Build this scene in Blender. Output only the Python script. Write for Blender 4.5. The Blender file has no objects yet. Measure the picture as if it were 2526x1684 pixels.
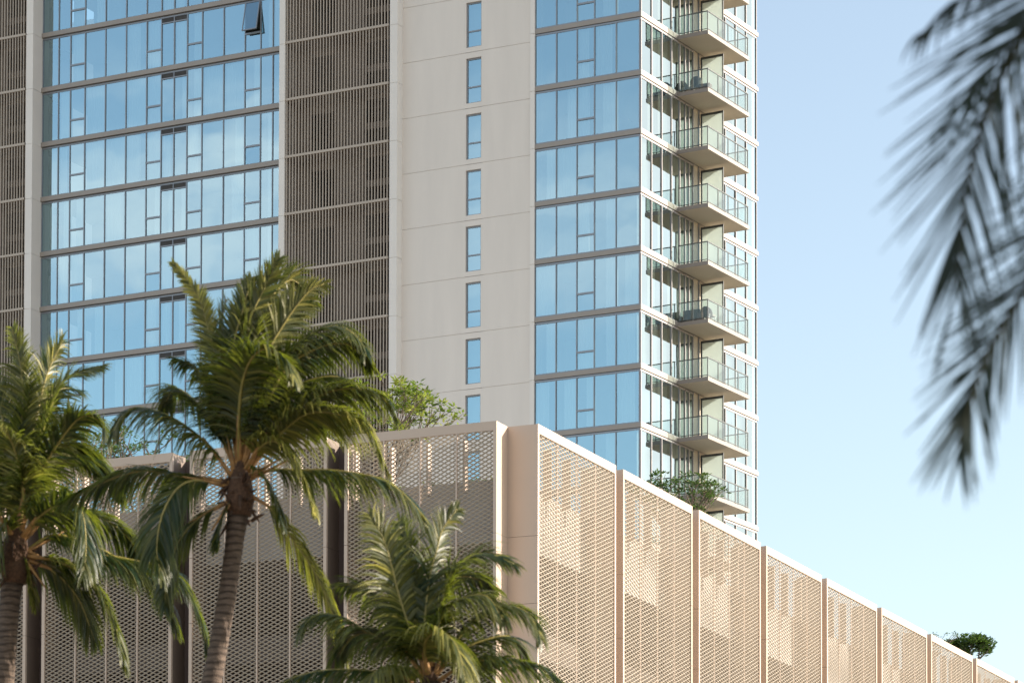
import bpy, math, random
from mathutils import Vector, Matrix
R = math.radians
S = bpy.context.scene
COL = S.collection
SKYSAT, SKYS, SUNS, EXPO = .80, .14, 4.7, 1.05
CL0, CL1, CL2 = 4.5, 6.0, 5.2
WB = (1.0,.985,.93)
GREFL, GFAC = (.57,.81,.90), .48

# ------------------------------------------------------------------ camera
cam = bpy.data.objects.new('camera', bpy.data.cameras.new('camera'))
COL.objects.link(cam)
yaw, pit, rol = 0.470041348, 0.0426289642, 0.0025961842
fw = Vector((-math.sin(yaw)*math.cos(pit), math.cos(yaw)*math.cos(pit), math.sin(pit)))
r0 = Vector((math.cos(yaw), math.sin(yaw), 0)); u0 = r0.cross(fw)
rr = r0*math.cos(rol)+u0*math.sin(rol); uu = u0*math.cos(rol)-r0*math.sin(rol)
cam.matrix_world = Matrix(((rr.x, uu.x, -fw.x, 70.513), (rr.y, uu.y, -fw.y, -155.867), (rr.z, uu.z, -fw.z, 1.7), (0, 0, 0, 1)))
cam.data.sensor_width = 36; cam.data.lens = 8156.12/2526*36
cam.data.shift_x = (1263-1210.6)/2526; cam.data.shift_y = (2550.6-842)/2526
cam.data.clip_start = .5; cam.data.clip_end = 8000
cam.data.dof.use_dof = True; cam.data.dof.focus_distance = 165; cam.data.dof.aperture_fstop = 1.9
S.camera = cam

# ------------------------------------------------------------------ sky and sun
SUN_AZ, SUN_EL = 28.0, 20.5            # azimuth counter-clockwise from +X, elevation
W = bpy.data.worlds.new('World'); S.world = W; W.use_nodes = True
nt = W.node_tree; nt.nodes.clear()
def N(t, k, **kw):
    n = t.nodes.new(k)
    for a, b in kw.items(): setattr(n, a, b)
    return n
out = N(nt, 'ShaderNodeOutputWorld'); bg = N(nt, 'ShaderNodeBackground')
sky = N(nt, 'ShaderNodeTexSky', sky_type='NISHITA', sun_disc=False, sun_elevation=R(SUN_EL), sun_rotation=R(90-SUN_AZ))
sky.air_density = 1.0; sky.dust_density = 1.2; sky.ozone_density = 1.4; sky.altitude = 20
tc = N(nt, 'ShaderNodeTexCoord')
def dotmask(d, lo, hi):
    v = N(nt, 'ShaderNodeVectorMath', operation='DOT_PRODUCT'); d = Vector(d).normalized()
    nt.links.new(tc.outputs['Generated'], v.inputs[0]); v.inputs[1].default_value = d
    m = N(nt, 'ShaderNodeMapRange', interpolation_type='SMOOTHSTEP'); m.inputs[1].default_value = lo; m.inputs[2].default_value = hi
    nt.links.new(v.outputs['Value'], m.inputs[0]); return m.outputs[0]
def clouds(scale, lo, hi, dist=.6, sz=2.6):
    mp = N(nt, 'ShaderNodeMapping'); mp.inputs['Scale'].default_value = (1, 1, sz)
    nt.links.new(tc.outputs['Generated'], mp.inputs[0])
    no = N(nt, 'ShaderNodeTexNoise'); no.inputs['Scale'].default_value = scale; no.inputs['Detail'].default_value = 7
    no.inputs['Roughness'].default_value = .55; no.inputs['Distortion'].default_value = dist
    nt.links.new(mp.outputs[0], no.inputs['Vector'])
    m = N(nt, 'ShaderNodeMapRange', interpolation_type='SMOOTHSTEP'); m.inputs[1].default_value = lo; m.inputs[2].default_value = hi
    nt.links.new(no.outputs[0], m.inputs[0]); return m.outputs[0]
def mul(a, b):
    m = N(nt, 'ShaderNodeMath', operation='MULTIPLY')
    for i, x in enumerate((a, b)):
        if isinstance(x, float): m.inputs[i].default_value = x
        else: nt.links.new(x, m.inputs[i])
    return m.outputs[0]
def mixc(f, a, b):
    m = N(nt, 'ShaderNodeMix', data_type='RGBA')
    nt.links.new(f, m.inputs[0])
    for i, x in ((6, a), (7, b)):
        if isinstance(x, tuple): m.inputs[i].default_value = x
        else: nt.links.new(x, m.inputs[i])
    return m.outputs[2]
hs = N(nt, 'ShaderNodeHueSaturation'); hs.inputs['Saturation'].default_value = SKYSAT; hs.inputs['Value'].default_value = 1
nt.links.new(sky.outputs[0], hs.inputs['Color'])
wb = N(nt, 'ShaderNodeMix', data_type='RGBA', blend_type='MULTIPLY'); wb.inputs[0].default_value = 1
wb.inputs[7].default_value = (*WB, 1); nt.links.new(hs.outputs[0], wb.inputs[6])
f0 = mul(mul(clouds(2.2, .36, .56, .5, 2.0), dotmask((-.30, -.90, .22), .05, .55)), .85)  # unseen bright clouds added behind the camera as warm fill light
c0 = mixc(f0, wb.outputs[2], (CL0, CL0*.97, CL0*.93, 1))
c0 = mixc(dotmask((-.45, -.85, .55), .80, .90), c0, wb.outputs[2])
sx = N(nt, 'ShaderNodeSeparateXYZ'); nt.links.new(tc.outputs['Generated'], sx.inputs[0])
def zstep(a, b):
    m = N(nt, 'ShaderNodeMapRange', interpolation_type='SMOOTHSTEP'); m.inputs[1].default_value = a; m.inputs[2].default_value = b
    nt.links.new(sx.outputs[2], m.inputs[0]); return m.outputs[0]
band = mul(zstep(.245, .275), zstep(.325, .292))
f1 = mul(mul(clouds(7.5, .36, .64, 1.0, 2.4), dotmask((-.45, -.85, .27), .90, .985)), band)
c1 = mixc(f1, c0, (CL1, CL1*.97, CL1*.98, 1))
f2 = mul(mul(clouds(5.0, .35, .55, .4), dotmask((.42, .87, .22), .93, .985)), .85)
c2 = mixc(f2, c1, (CL2, CL2*.98, CL2*.96, 1))
nt.links.new(c2, bg.inputs['Color']); bg.inputs['Strength'].default_value = SKYS
nt.links.new(bg.outputs[0], out.inputs[0])

sun = bpy.data.objects.new('sun', bpy.data.lights.new('sun', 'SUN')); COL.objects.link(sun)
sun.data.energy = SUNS; sun.data.angle = R(.55); sun.data.color = (1, .885, .765)
sd = Vector((math.cos(R(SUN_AZ))*math.cos(R(SUN_EL)), math.sin(R(SUN_AZ))*math.cos(R(SUN_EL)), math.sin(R(SUN_EL))))
sun.rotation_euler = sd.to_track_quat('Z', 'Y').to_euler(); sun.location = (60, 40, 120)
S.view_settings.view_transform = 'Standard'; S.view_settings.look = 'None'
S.view_settings.exposure = EXPO; S.view_settings.gamma = 1
S.render.engine = 'CYCLES'
S.cycles.max_bounces = 8; S.cycles.transparent_max_bounces = 16; S.cycles.glossy_bounces = 5; S.cycles.diffuse_bounces = 4
S.cycles.caustics_reflective = False; S.cycles.caustics_refractive = False; S.cycles.sample_clamp_indirect = 8
S.cycles.use_denoising = True
rnd = random.Random(7)

# ------------------------------------------------------------------ materials
def mat(name, col, rough=.6, metal=0., var=0., scale=3., bump=0., bscale=20., spec=.5, stretch=(1, 1, 1)):
    m = bpy.data.materials.new(name); m.use_nodes = True; t = m.node_tree
    p = t.nodes['Principled BSDF']; p.inputs['Base Color'].default_value = (*col, 1)
    p.inputs['Roughness'].default_value = rough; p.inputs['Metallic'].default_value = metal
    p.inputs['Specular IOR Level'].default_value = spec
    tcn = N(t, 'ShaderNodeTexCoord')
    if var:
        mp = N(t, 'ShaderNodeMapping'); mp.inputs['Scale'].default_value = stretch
        t.links.new(tcn.outputs['Object'], mp.inputs[0])
        no = N(t, 'ShaderNodeTexNoise'); no.inputs['Scale'].default_value = scale; no.inputs['Detail'].default_value = 6
        no.inputs['Roughness'].default_value = .6
        t.links.new(mp.outputs[0], no.inputs['Vector'])
        cr = N(t, 'ShaderNodeValToRGB'); cr.color_ramp.elements[0].position = .3; cr.color_ramp.elements[1].position = .7
        cr.color_ramp.elements[0].color = (*[c*(1-var) for c in col], 1); cr.color_ramp.elements[1].color = (*[min(1, c*(1+var)) for c in col], 1)
        t.links.new(no.outputs[0], cr.inputs[0]); t.links.new(cr.outputs[0], p.inputs['Base Color'])
    if bump:
        no = N(t, 'ShaderNodeTexNoise'); no.inputs['Scale'].default_value = bscale; no.inputs['Detail'].default_value = 4
        t.links.new(tcn.outputs['Object'], no.inputs['Vector'])
        b = N(t, 'ShaderNodeBump'); b.inputs['Strength'].default_value = bump; b.inputs['Distance'].default_value = .02
        t.links.new(no.outputs[0], b.inputs['Height']); t.links.new(b.outputs[0], p.inputs['Normal'])
    return m
def glass_mat(name, refl, tint, fac, trans=(.72, .86, .86)):
    m = bpy.data.materials.new(name); m.use_nodes = True; t = m.node_tree; t.nodes.clear()
    o = N(t, 'ShaderNodeOutputMaterial'); mx = N(t, 'ShaderNodeMixShader')
    g = N(t, 'ShaderNodeBsdfGlossy'); g.inputs['Color'].default_value = (*refl, 1); g.inputs['Roughness'].default_value = .015
    tr = N(t, 'ShaderNodeBsdfTransparent'); tr.inputs['Color'].default_value = (*trans, 1)
    fr = N(t, 'ShaderNodeFresnel'); fr.inputs['IOR'].default_value = 1.5
    mr = N(t, 'ShaderNodeMapRange'); mr.inputs[1].default_value = 0; mr.inputs[2].default_value = 1; mr.inputs[3].default_value = fac; mr.inputs[4].default_value = 1
    t.links.new(fr.outputs[0], mr.inputs[0]); t.links.new(mr.outputs[0], mx.inputs[0])
    tcn = N(t, 'ShaderNodeTexCoord'); no = N(t, 'ShaderNodeTexNoise'); no.inputs['Scale'].default_value = .55; no.inputs['Detail'].default_value = 1
    t.links.new(tcn.outputs['Object'], no.inputs['Vector'])
    b = N(t, 'ShaderNodeBump'); b.inputs['Strength'].default_value = .35; b.inputs['Distance'].default_value = .012
    t.links.new(no.outputs[0], b.inputs['Height']); t.links.new(b.outputs[0], g.inputs['Normal'])
    t.links.new(tr.outputs[0], mx.inputs[1]); t.links.new(g.outputs[0], mx.inputs[2]); t.links.new(mx.outputs[0], o.inputs[0])
    return m
def leaf_mat(name, dark, light, trans, tfac=.35, rough=.42):
    # colour runs from dark to light by each leaf's own tone attribute
    m = bpy.data.materials.new(name); m.use_nodes = True; t = m.node_tree
    p = t.nodes['Principled BSDF']; p.inputs['Roughness'].default_value = rough; p.inputs['Specular IOR Level'].default_value = .35
    at = N(t, 'ShaderNodeAttribute', attribute_name='tone'); cr = N(t, 'ShaderNodeValToRGB')
    e = cr.color_ramp.elements; e[0].color = (*dark, 1); e[1].color = (*light, 1); e[0].position = .02; e[1].position = .98
    q = e.new(.5); q.color = (*[(a*.72+b*.28)*.8 for a, b in zip(dark, light)], 1)
    t.links.new(at.outputs['Fac'], cr.inputs[0]); t.links.new(cr.outputs[0], p.inputs['Base Color'])
    tl = N(t, 'ShaderNodeBsdfTranslucent'); mx = N(t, 'ShaderNodeMixShader'); mx.inputs[0].default_value = tfac
    mc = N(t, 'ShaderNodeMix', data_type='RGBA'); mc.inputs[0].default_value = .6; mc.inputs[7].default_value = (*trans, 1)
    t.links.new(cr.outputs[0], mc.inputs[6]); t.links.new(mc.outputs[2], tl.inputs[0])
    o = t.nodes['Material Output']
    t.links.new(p.outputs[0], mx.inputs[1]); t.links.new(tl.outputs[0], mx.inputs[2]); t.links.new(mx.outputs[0], o.inputs[0])
    return m
M = {}
M['wall'] = mat('plaster', (.71, .665, .61), .85, var=.035, scale=1.1, bump=.12, bscale=8, stretch=(1, 1, .16))
M['pier'] = mat('pier_plaster', (.74, .71, .665), .8, var=.03, scale=.5, bump=.08, bscale=8)
M['band'] = mat('band_metal', (.30, .27, .24), .5, .1, var=.05, scale=.6)
M['groove'] = mat('shadow_gap', (.03, .028, .026), .9)
M['frameB'] = mat('sunlit_frame', (.36, .34, .34), .4, .1)  # window frame lightened: sun on the balcony side put into the colour
M['frame'] = mat('window_frame', (.25, .27, .30), .4, .35)
M['rail'] = mat('rail_metal', (.10, .108, .11), .4, .4)
M['louvre'] = mat('louvre_metal', (.44, .375, .305), .5, .15, var=.05, scale=.5)
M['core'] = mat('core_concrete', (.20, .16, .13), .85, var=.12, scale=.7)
M['soffit'] = mat('soffit_paint', (.58, .52, .42), .8, var=.05, scale=.5)
M['slabedge'] = mat('slab_edge', (.27, .245, .225), .6, var=.05, scale=.5)
M['beige'] = mat('beige_plaster', (.50, .44, .36), .8, var=.03, scale=1.)
M['inner'] = mat('inner_paint', (.36, .36, .34), .8)
M['curtain'] = mat('sheer_curtain', (.80, .82, .80), .9)
M['grille'] = mat('grille_metal', (.10, .095, .09), .5, .2)
M['glassA'] = glass_mat('coated_glass', GREFL, None, GFAC)
M['glassB'] = glass_mat('clear_glass', (.68, .80, .82), None, .64, (.70, .80, .76))
M['glassR'] = glass_mat('rail_glass', (.9, .95, .95), None, .10, (.80, .88, .86))
m = M['frost'] = mat('frosted_panel', (.66, .70, .67), .45)
t = m.node_tree; tl = N(t, 'ShaderNodeBsdfTranslucent'); tl.inputs[0].default_value = (.76, .83, .80, 1); mx = N(t, 'ShaderNodeMixShader'); mx.inputs[0].default_value = .62
t.links.new(t.nodes['Principled BSDF'].outputs[0], mx.inputs[1]); t.links.new(tl.outputs[0], mx.inputs[2]); t.links.new(mx.outputs[0], t.nodes['Material Output'].inputs[0])
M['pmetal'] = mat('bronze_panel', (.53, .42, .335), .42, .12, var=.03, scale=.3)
M['pshade'] = mat('bronze_shaded', (.20, .155, .125), .5, .2)  # panel bronze darkened: shade of the narrow gaps put into the colour
M['mesh'] = mat('bronze_mesh', (.50, .44, .36), .45, .12)
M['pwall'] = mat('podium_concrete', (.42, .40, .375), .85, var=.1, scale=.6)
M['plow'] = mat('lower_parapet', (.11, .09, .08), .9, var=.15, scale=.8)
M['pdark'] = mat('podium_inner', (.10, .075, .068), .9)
M['trunk'] = mat('palm_bark', (.11, .08, .06), .9, var=.45, scale=14, bump=.8, bscale=30, stretch=(.4, .4, 2.2))
t = M['trunk'].node_tree; wv = N(t, 'ShaderNodeTexWave', bands_direction='Z'); wv.inputs['Scale'].default_value = 2.3; wv.inputs['Distortion'].default_value = 3.5; wv.inputs['Detail'].default_value = 2
tq = N(t, 'ShaderNodeTexCoord'); t.links.new(tq.outputs['Object'], wv.inputs[0]); mx = N(t, 'ShaderNodeMix', data_type='RGBA', blend_type='MULTIPLY'); mx.inputs[0].default_value = 1
cr = N(t, 'ShaderNodeValToRGB'); cr.color_ramp.elements[0].color = (.42, .40, .38, 1); cr.color_ramp.elements[0].position = .1; cr.color_ramp.elements[1].position = .45; t.links.new(wv.outputs[0], cr.inputs[0])
pb = t.nodes['Principled BSDF']; src = pb.inputs['Base Color'].links[0].from_socket; t.links.new(src, mx.inputs[6]); t.links.new(cr.outputs[0], mx.inputs[7]); t.links.new(mx.outputs[2], pb.inputs['Base Color'])
M['fibre'] = mat('palm_fibre', (.085, .045, .025), .9, var=.5, scale=18, bump=.8, bscale=40)
M['shade_stalk'] = mat('shaded_stalk', (.015, .016, .009), .8, spec=.05)  # near palm's stalk, darkened with its shade in the colour
M['shade_palm'] = leaf_mat('shaded_palm_leaf', (.004, .012, .007), (.030, .06, .03), (.03, .07, .02), .10, .6)  # shaded copy of the palm leaf: backlit shade put into the colour
M['stalk'] = mat('palm_stalk', (.24, .20, .05), .5, var=.3, scale=5)
M['stub'] = mat('leaf_base', (.34, .19, .07), .6, var=.45, scale=7)
M['palm'] = leaf_mat('palm_leaf', (.006, .026, .010), (.40, .36, .085), (.34, .42, .03), .30, .38)
M['leaf'] = leaf_mat('tree_leaf', (.07, .13, .015), (.50, .52, .12), (.25, .38, .04), .4)
M['dkleaf'] = leaf_mat('dark_leaf', (.02, .05, .015), (.12, .19, .05), (.12, .22, .03), .35)
M['flower'] = mat('petal', (.80, .74, .45), .6)
M['bark'] = mat('branch_bark', (.14, .11, .085), .9, var=.2, scale=8)
M['bounce_ground'] = mat('bounce_ground', (.22, .19, .15), .9, var=.2, scale=.5)  # unseen ground, colour lightened and warmed to bounce fill light
M['wicker'] = mat('wicker', (.10, .095, .085), .8, var=.3, scale=30)
M['cushion'] = mat('cushion', (.50, .47, .42), .9)
M['boxy'] = mat('planter_stone', (.20, .165, .15), .85, var=.4, scale=9)

# ------------------------------------------------------------------ mesh helpers
class MB:
    def __init__(s): s.v = []; s.f = []; s.t = []
    def box(s, x0, x1, y0, y1, z0, z1):
        b = len(s.v)
        s.v += [(x0, y0, z0), (x1, y0, z0), (x1, y1, z0), (x0, y1, z0), (x0, y0, z1), (x1, y0, z1), (x1, y1, z1), (x0, y1, z1)]
        s.f += [(b, b+3, b+2, b+1), (b+4, b+5, b+6, b+7), (b, b+1, b+5, b+4), (b+1, b+2, b+6, b+5), (b+2, b+3, b+7, b+6), (b+3, b, b+4, b+7)]
        return s
    def poly(s, pts, tone=None):
        b = len(s.v); s.v += [tuple(p) for p in pts]; s.f.append(tuple(range(b, b+len(pts))))
        if tone is not None: s.t += [tone]*len(pts)
        return s
    def tube(s, pts, rad, n=8, squash=1.):
        pts = [Vector(p) for p in pts]; b = len(s.v); k = len(pts)
        up = Vector((0, 0, 1))
        for i, p in enumerate(pts):
            d = (pts[min(i+1, k-1)]-pts[max(i-1, 0)]).normalized()
            a = d.cross(up)
            if a.length < .05: a = d.cross(Vector((1, 0, 0)))
            a.normalize(); c = d.cross(a)
            r = rad[i] if isinstance(rad, (list, tuple)) else rad
            for j in range(n):
                w = 2*math.pi*j/n; s.v.append(tuple(p+a*math.cos(w)*r+c*math.sin(w)*r*squash))
        for i in range(k-1):
            for j in range(n):
                s.f.append((b+i*n+j, b+i*n+(j+1) % n, b+(i+1)*n+(j+1) % n, b+(i+1)*n+j))
        s.f.append(tuple(b+j for j in reversed(range(n)))); s.f.append(tuple(b+(k-1)*n+j for j in range(n)))
        return s
    def data(s, name, m, smooth=False):
        me = bpy.data.meshes.new(name); me.from_pydata(s.v, [], s.f); me.materials.append(m)
        if s.t and len(s.t) == len(s.v):
            a = me.attributes.new('tone', 'FLOAT', 'POINT'); a.data.foreach_set('value', s.t)
        if smooth: me.polygons.foreach_set('use_smooth', [True]*len(me.polygons))
        me.update(); return me
    def build(s, name, m, parent=None, loc=(0, 0, 0), smooth=False):
        return link(name, s.data(name, m, smooth), parent, loc)
def link(name, me, parent=None, loc=(0, 0, 0)):
    o = bpy.data.objects.new(name, me); COL.objects.link(o); o.location = loc
    if parent: o.parent = parent
    return o
def thing(name, label, cat, loc=(0, 0, 0), rz=0, group=None):
    o = bpy.data.objects.new(name, None); COL.objects.link(o); o.location = loc; o.rotation_euler = (0, 0, rz)
    o.empty_display_size = .5; return tag(o, label, cat, group)
def tag(o, label, cat, group=None):
    o['label'] = label; o['category'] = cat
    if group: o['group'] = group
    return o
def dup(o, parent, dz=0, loc=None):
    c = o.copy(); COL.objects.link(c); c.parent = parent
    if loc: c.location = loc
    else: c.location = (o.location[0], o.location[1], o.location[2]+dz)
    return c
def dup_tree(o, parent, dz):
    c = dup(o, parent, dz)
    for k in list(o.children): dup(k, c, 0)
    return c
# ------------------------------------------------------------------ ground
g = MB(); g.poly([(-3000, -3000, 0), (3000, -3000, 0), (3000, 5000, 0), (-3000, 5000, 0)])
g.build('ground', M['bounce_ground'])['kind'] = 'structure'

# ------------------------------------------------------------------ condo tower
DECK = 26.2
tower = thing('condo_tower', 'tall pale condominium tower with blue glass bays, brown louvres and stacked balconies', 'building', (0, 0, DECK))
def tz(z): return z-DECK
ZL = [67.24-3.19*j for j in range(-2, 13)]     # floor lines of the left wing
ZR = [62.4-3.1*j for j in range(-4, 12)]       # floor lines of the corner wing
ZW = [65.07-3.045*j for j in range(-3, 14)]    # joints of the plain wall
# -- piers with storey joints
def pier(x0, x1, y0, y1):
    b = MB()
    for z in ZL: b.box(x0, x1, y0, y1, tz(z), tz(z+3.17))
    b.box(x0+.03, x1-.03, y0+.03, y1-.03, tz(ZL[-1]), tz(ZL[0]+3.1))
    b.build('pier', M['pier'], tower)
pier(-38.52, -38.06, -.6, 1.0); pier(-21.62, -21.27, -.6, 1.0); pier(-14.66, -14.2, -.6, .02)
st = MB()
for z in ZR: st.box(-6.42, -6.155, -.09, .3, tz(z+.03), tz(z+3.1))
st.box(-6.40, -6.17, -.06, .3, tz(ZR[-1]), tz(ZR[0]+3)); st.build('pier', M['pier'], tower)
# -- plain wall with slit windows
wall = MB()
for z in ZW:      # z is the joint above this panel
    t_, b_ = tz(z)-.012, tz(z)-3.045+.012
    wt, wb = tz(z)-.32, tz(z)-2.77
    wall.box(-14.2, -10.31, 0, .3, b_, t_).box(-9.39, -6.42, 0, .3, b_, t_).box(-10.31, -9.39, 0, .3, wt, t_).box(-10.31, -9.39, 0, .3, b_, wb)
wall.box(-14.2, -10.4, .03, .28, tz(ZW[-1])-3, tz(ZW[0])).box(-9.3, -6.42, .03, .28, tz(ZW[-1])-3, tz(ZW[0]))
wall.build('wall', M['wall'], tower)
w0 = None
for z in ZW:
    if w0 is None:
        f = MB(); y0, y1 = .10, .17
        f.box(-10.305, -10.24, y0, y1, -2.765, -.325).box(-9.46, -9.395, y0, y1, -2.765, -.325).box(-10.24, -9.46, y0, y1, -.40, -.325).box(-10.24, -9.46, y0, y1, -2.765, -2.71).box(-10.24, -9.46, y0, y1, -1.92, -1.84)
        w0 = f.build('slit_window', M['frame'], tower, (0, 0, tz(z)))
        gl = MB()
        for a, b in ((-2.71, -1.92), (-1.84, -.40)): gl.poly([(-10.24, .14, a), (-9.46, .14, a), (-9.46, .14, b), (-10.24, .14, b)])
        gl.build('glass', M['glassA'], w0)
        MB().box(-10.4, -9.3, .6, .65, -3, 0).build('blind', M['inner'], w0)
    else: dup_tree(w0, tower, z-ZW[0])
# -- one storey of curtain walling; axis 'A' runs along x on plane y, axis 'B' along y on plane x
def glazing(axis, plane, mull, z0, z1, trans=(), vents=(), skip=(), gm=None, curt=.55, mw=.026, fm='frame', name='window_wall', inward=1):
    def bx(b, a0, a1, d0, d1, q0, q1):
        if axis == 'A': b.box(a0, a1, plane+d0*inward, plane+d1*inward, q0, q1) if inward > 0 else b.box(a0, a1, plane+d1*inward, plane+d0*inward, q0, q1)
        else: b.box(plane-d1, plane-d0, a0, a1, q0, q1)
    f = MB(); h = z1-z0; n = len(mull)
    bx(f, mull[0]-mw, mull[-1]+mw, -.045, .05, 0, .07); bx(f, mull[0]-mw, mull[-1]+mw, -.03, .05, h-.10, h)
    for i, m_ in enumerate(mull): bx(f, m_-mw, m_+mw, -.055, .05, .07, h-.10)
    for i in trans: bx(f, mull[i]+mw, mull[i+1]-mw, -.05, .05, h-1.90, h-1.80)
    for i in vents: bx(f, mull[i]+mw, mull[i+1]-mw, -.05, .05, h-.42, h-.36)
    o = f.build(name, M[fm], tower, (0, 0, tz(z0)))
    if axis == 'B': o.rotation_euler = (0, 0, -R(3.6))
    g_ = MB()
    def pt(a, d, z): return (a, plane+d, z) if axis == 'A' else (plane-d, a, z)
    for i in range(n-1):
        a0, a1 = mull[i]+mw, mull[i+1]-mw; q = [(.07, h-.10)]
        if i in trans: q = [(.07, h-1.90), (h-1.80, h-.10)]
        if i in vents: q = [(.07, h-.42)]
        if i in skip: q = q[:1]
        for u, v in q:
            e = [rnd.uniform(-.006, .006) for _ in range(3)]
            p = [pt(a0, e[0], u), pt(a1, e[1], u), pt(a1, e[1]+e[2], v), pt(a0, e[0]+e[2], v)]
            g_.poly(p)
    g_.build('glass', gm or M['glassA'], o)
    if vents:
        for i in vents:
            k = MB(); z = h-.355
            while z < h-.11: bx(k, mull[i]+mw, mull[i+1]-mw, -.03, .02, z, z+.018); z += .035
            bx(k, mull[i]+mw, mull[i+1]-mw, .03, .045, h-.36, h-.10)
            k.build('vent_grille', M['grille'], o)
    c = MB()
    for i in range(n-1):
        if rnd.random() < curt and i not in skip:
            a0, a1 = mull[i]+.02, mull[i+1]-.02; w = a1-a0
            t0 = rnd.choice((0, 0, .45, .3)); t1 = rnd.choice((1, 1, .6, .75))
            if t0 > 0 and t1 < 1: t1 = 1
            a = a0+w*t0; e = a0+w*t1; k = 0; prev = pt(a, .22, .02)
            while a < e:
                a += rnd.uniform(.05, .11); k += 1; cur = pt(min(a, e), .22+(.05 if k % 2 else -.02), .02)
                c.poly([prev, cur, (cur[0], cur[1], h-.05), (prev[0], prev[1], h-.05)]); prev = cur
    if c.v: c.build('curtain', M['curtain'], o)
    return o
mL = [-38.03, -36.94, -36.12, -35.12, -33.72, -32.32, -30.93, -29.94, -29.09, -28.22, -27.23, -25.81, -24.42, -23.4, -22.61, -21.6]
for j, z in enumerate(ZL[:-1]):
    if j == 0: continue
    top = ZL[j-1]
    sk = (12,) if j == 3 else ()
    o = glazing('A', .40, mL, z+.25, top-.03, trans=(2, 6, 9, 12), vents=(7, 8), skip=sk, curt=.6)
    if j == 3:     # the sash that stands open, hinged at its head
        h = top-.03-z-.25; a0, a1 = -24.385, -23.435; s_ = MB()
        s_.box(a0, a1, -.03, .03, -.05, 0).box(a0, a1, -.03, .03, -1.76, -1.70).box(a0, a0+.05, -.03, .03, -1.70, -.05).box(a1-.05, a1, -.03, .03, -1.70, -.05)
        so = s_.build('open_sash', M['frame'], o, (0, .34, h-.09)); so.rotation_euler = (R(-13), 0, 0)
        MB().poly([(a0+.05, -.005, -1.7), (a1-.05, -.005, -1.7), (a1-.05, -.005, -.05), (a0+.05, -.005, -.05)]).build('sash_glass', M['glassA'], o, (0, .34, h-.09)).rotation_euler = (R(-13), 0, 0)
mR = [-6.15, -4.91, -3.7, -2.68, -1.42, -.075]
mB = [.035, 1.22, 2.38, 3.5, 4.45, 5.09, 5.53, 6.02]
mC = [8.62, 9.9, 11.2, 12.5, 13.79]
TW = -R(3.6)       # the balcony side is not quite square to the front
def turn(o): o.rotation_euler = (0, 0, TW); return o
for j, z in enumerate(ZR[:-1]):
    if j == 0: continue
    top = ZR[j-1]
    glazing('A', .03, mR, z+.24, top-.03, trans=(2,), curt=.55)
    glazing('B', -.03, mB, z+.24, top-.03, gm=M['glassB'], curt=.8, mw=.027, fm='frameB')
    glazing('B', -.03, mC, z+.24, top-.03, gm=M['glassB'], curt=.8, mw=.027, fm='frameB')
# -- floor bands
b = MB(); b.box(-38.05, -21.62, .24, .62, 0, .25)
b1 = b.build('floor_band', M['band'], tower, (0, 0, tz(ZL[0])))
b2 = MB().box(-6.18, .03, -.045, .2, 0, .24).build('floor_band', M['band'], tower, (0, 0, tz(ZR[0])))
b3 = turn(MB().box(-.15, .04, -.04, 13.98, .002, .242).box(-5, -.15, 13.8, 13.98, .002, .242).build('floor_band', M['band'], tower, (0, 0, tz(ZR[0]))))
for z in ZL[1:]: dup(b1, tower, z-ZL[0])
for z in ZR[1:]: dup(b2, tower, z-ZR[0]); dup(b3, tower, z-ZR[0])
# -- floors and inner walls behind the glass
s1 = MB().box(-38.0, -14.3, .66, 12, -.02, .2).build('floor_slab', M['inner'], tower, (0, 0, tz(ZL[0])))
s2 = MB().box(-14.2, -.25, .32, 13.5, -.02, .2).build('floor_slab', M['inner'], tower, (0, 0, tz(ZR[0])))
s3_ = turn(MB().box(-2.5, -.16, .4, 13.7, -.01, .19).build('floor_slab', M['inner'], tower, (0, 0, tz(ZR[0]))))
for z in ZR[1:]: dup(s3_, tower, z-ZR[0])
for z in ZL[1:]: dup(s1, tower, z-ZL[0])
for z in ZR[1:]: dup(s2, tower, z-ZR[0])
MB().box(-38, -21.7, 5.5, 5.7, 0, tz(ZL[0])).box(-14.2, -6.4, 1.2, 1.4, 0, tz(ZR[0])).box(-6.3, -3.6, 4.0, 13.4, 0, tz(ZR[0])).build('inner_wall', M['inner'], tower)
MB().box(-60, .5, 14.0, 14.3, 0, tz(ZL[0])).box(-60, 1, .7, 14, tz(ZL[0]+3.2), tz(ZL[0]+3.6)).build('rear_wall', M['wall'], tower)
# -- louvred stair bays
def louvre_bay(x0, x1, dark):
    b = MB(); x = x0+.10
    while x < x1-.06: b.box(x-.026, x+.026, -.52, -.435, .13, 3.19); x += .1915
    b.box(x0, x1-.12, -.55, -.42, 0, .13)
    lo = b.build('louvre_screen', M['louvre'], tower, (0, 0, tz(ZL[0])))
    w = x1-x0; k = MB()
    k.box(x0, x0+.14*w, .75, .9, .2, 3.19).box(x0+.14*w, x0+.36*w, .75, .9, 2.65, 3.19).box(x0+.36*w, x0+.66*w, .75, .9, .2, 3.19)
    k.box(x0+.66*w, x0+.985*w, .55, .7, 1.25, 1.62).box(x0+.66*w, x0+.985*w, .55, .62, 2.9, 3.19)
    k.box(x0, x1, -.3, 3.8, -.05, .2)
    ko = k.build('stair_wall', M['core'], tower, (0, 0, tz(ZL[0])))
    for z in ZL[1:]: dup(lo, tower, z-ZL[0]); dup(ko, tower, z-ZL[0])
louvre_bay(-21.27, -14.66, 1); louvre_bay(-45.2, -38.52, 1)
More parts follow.
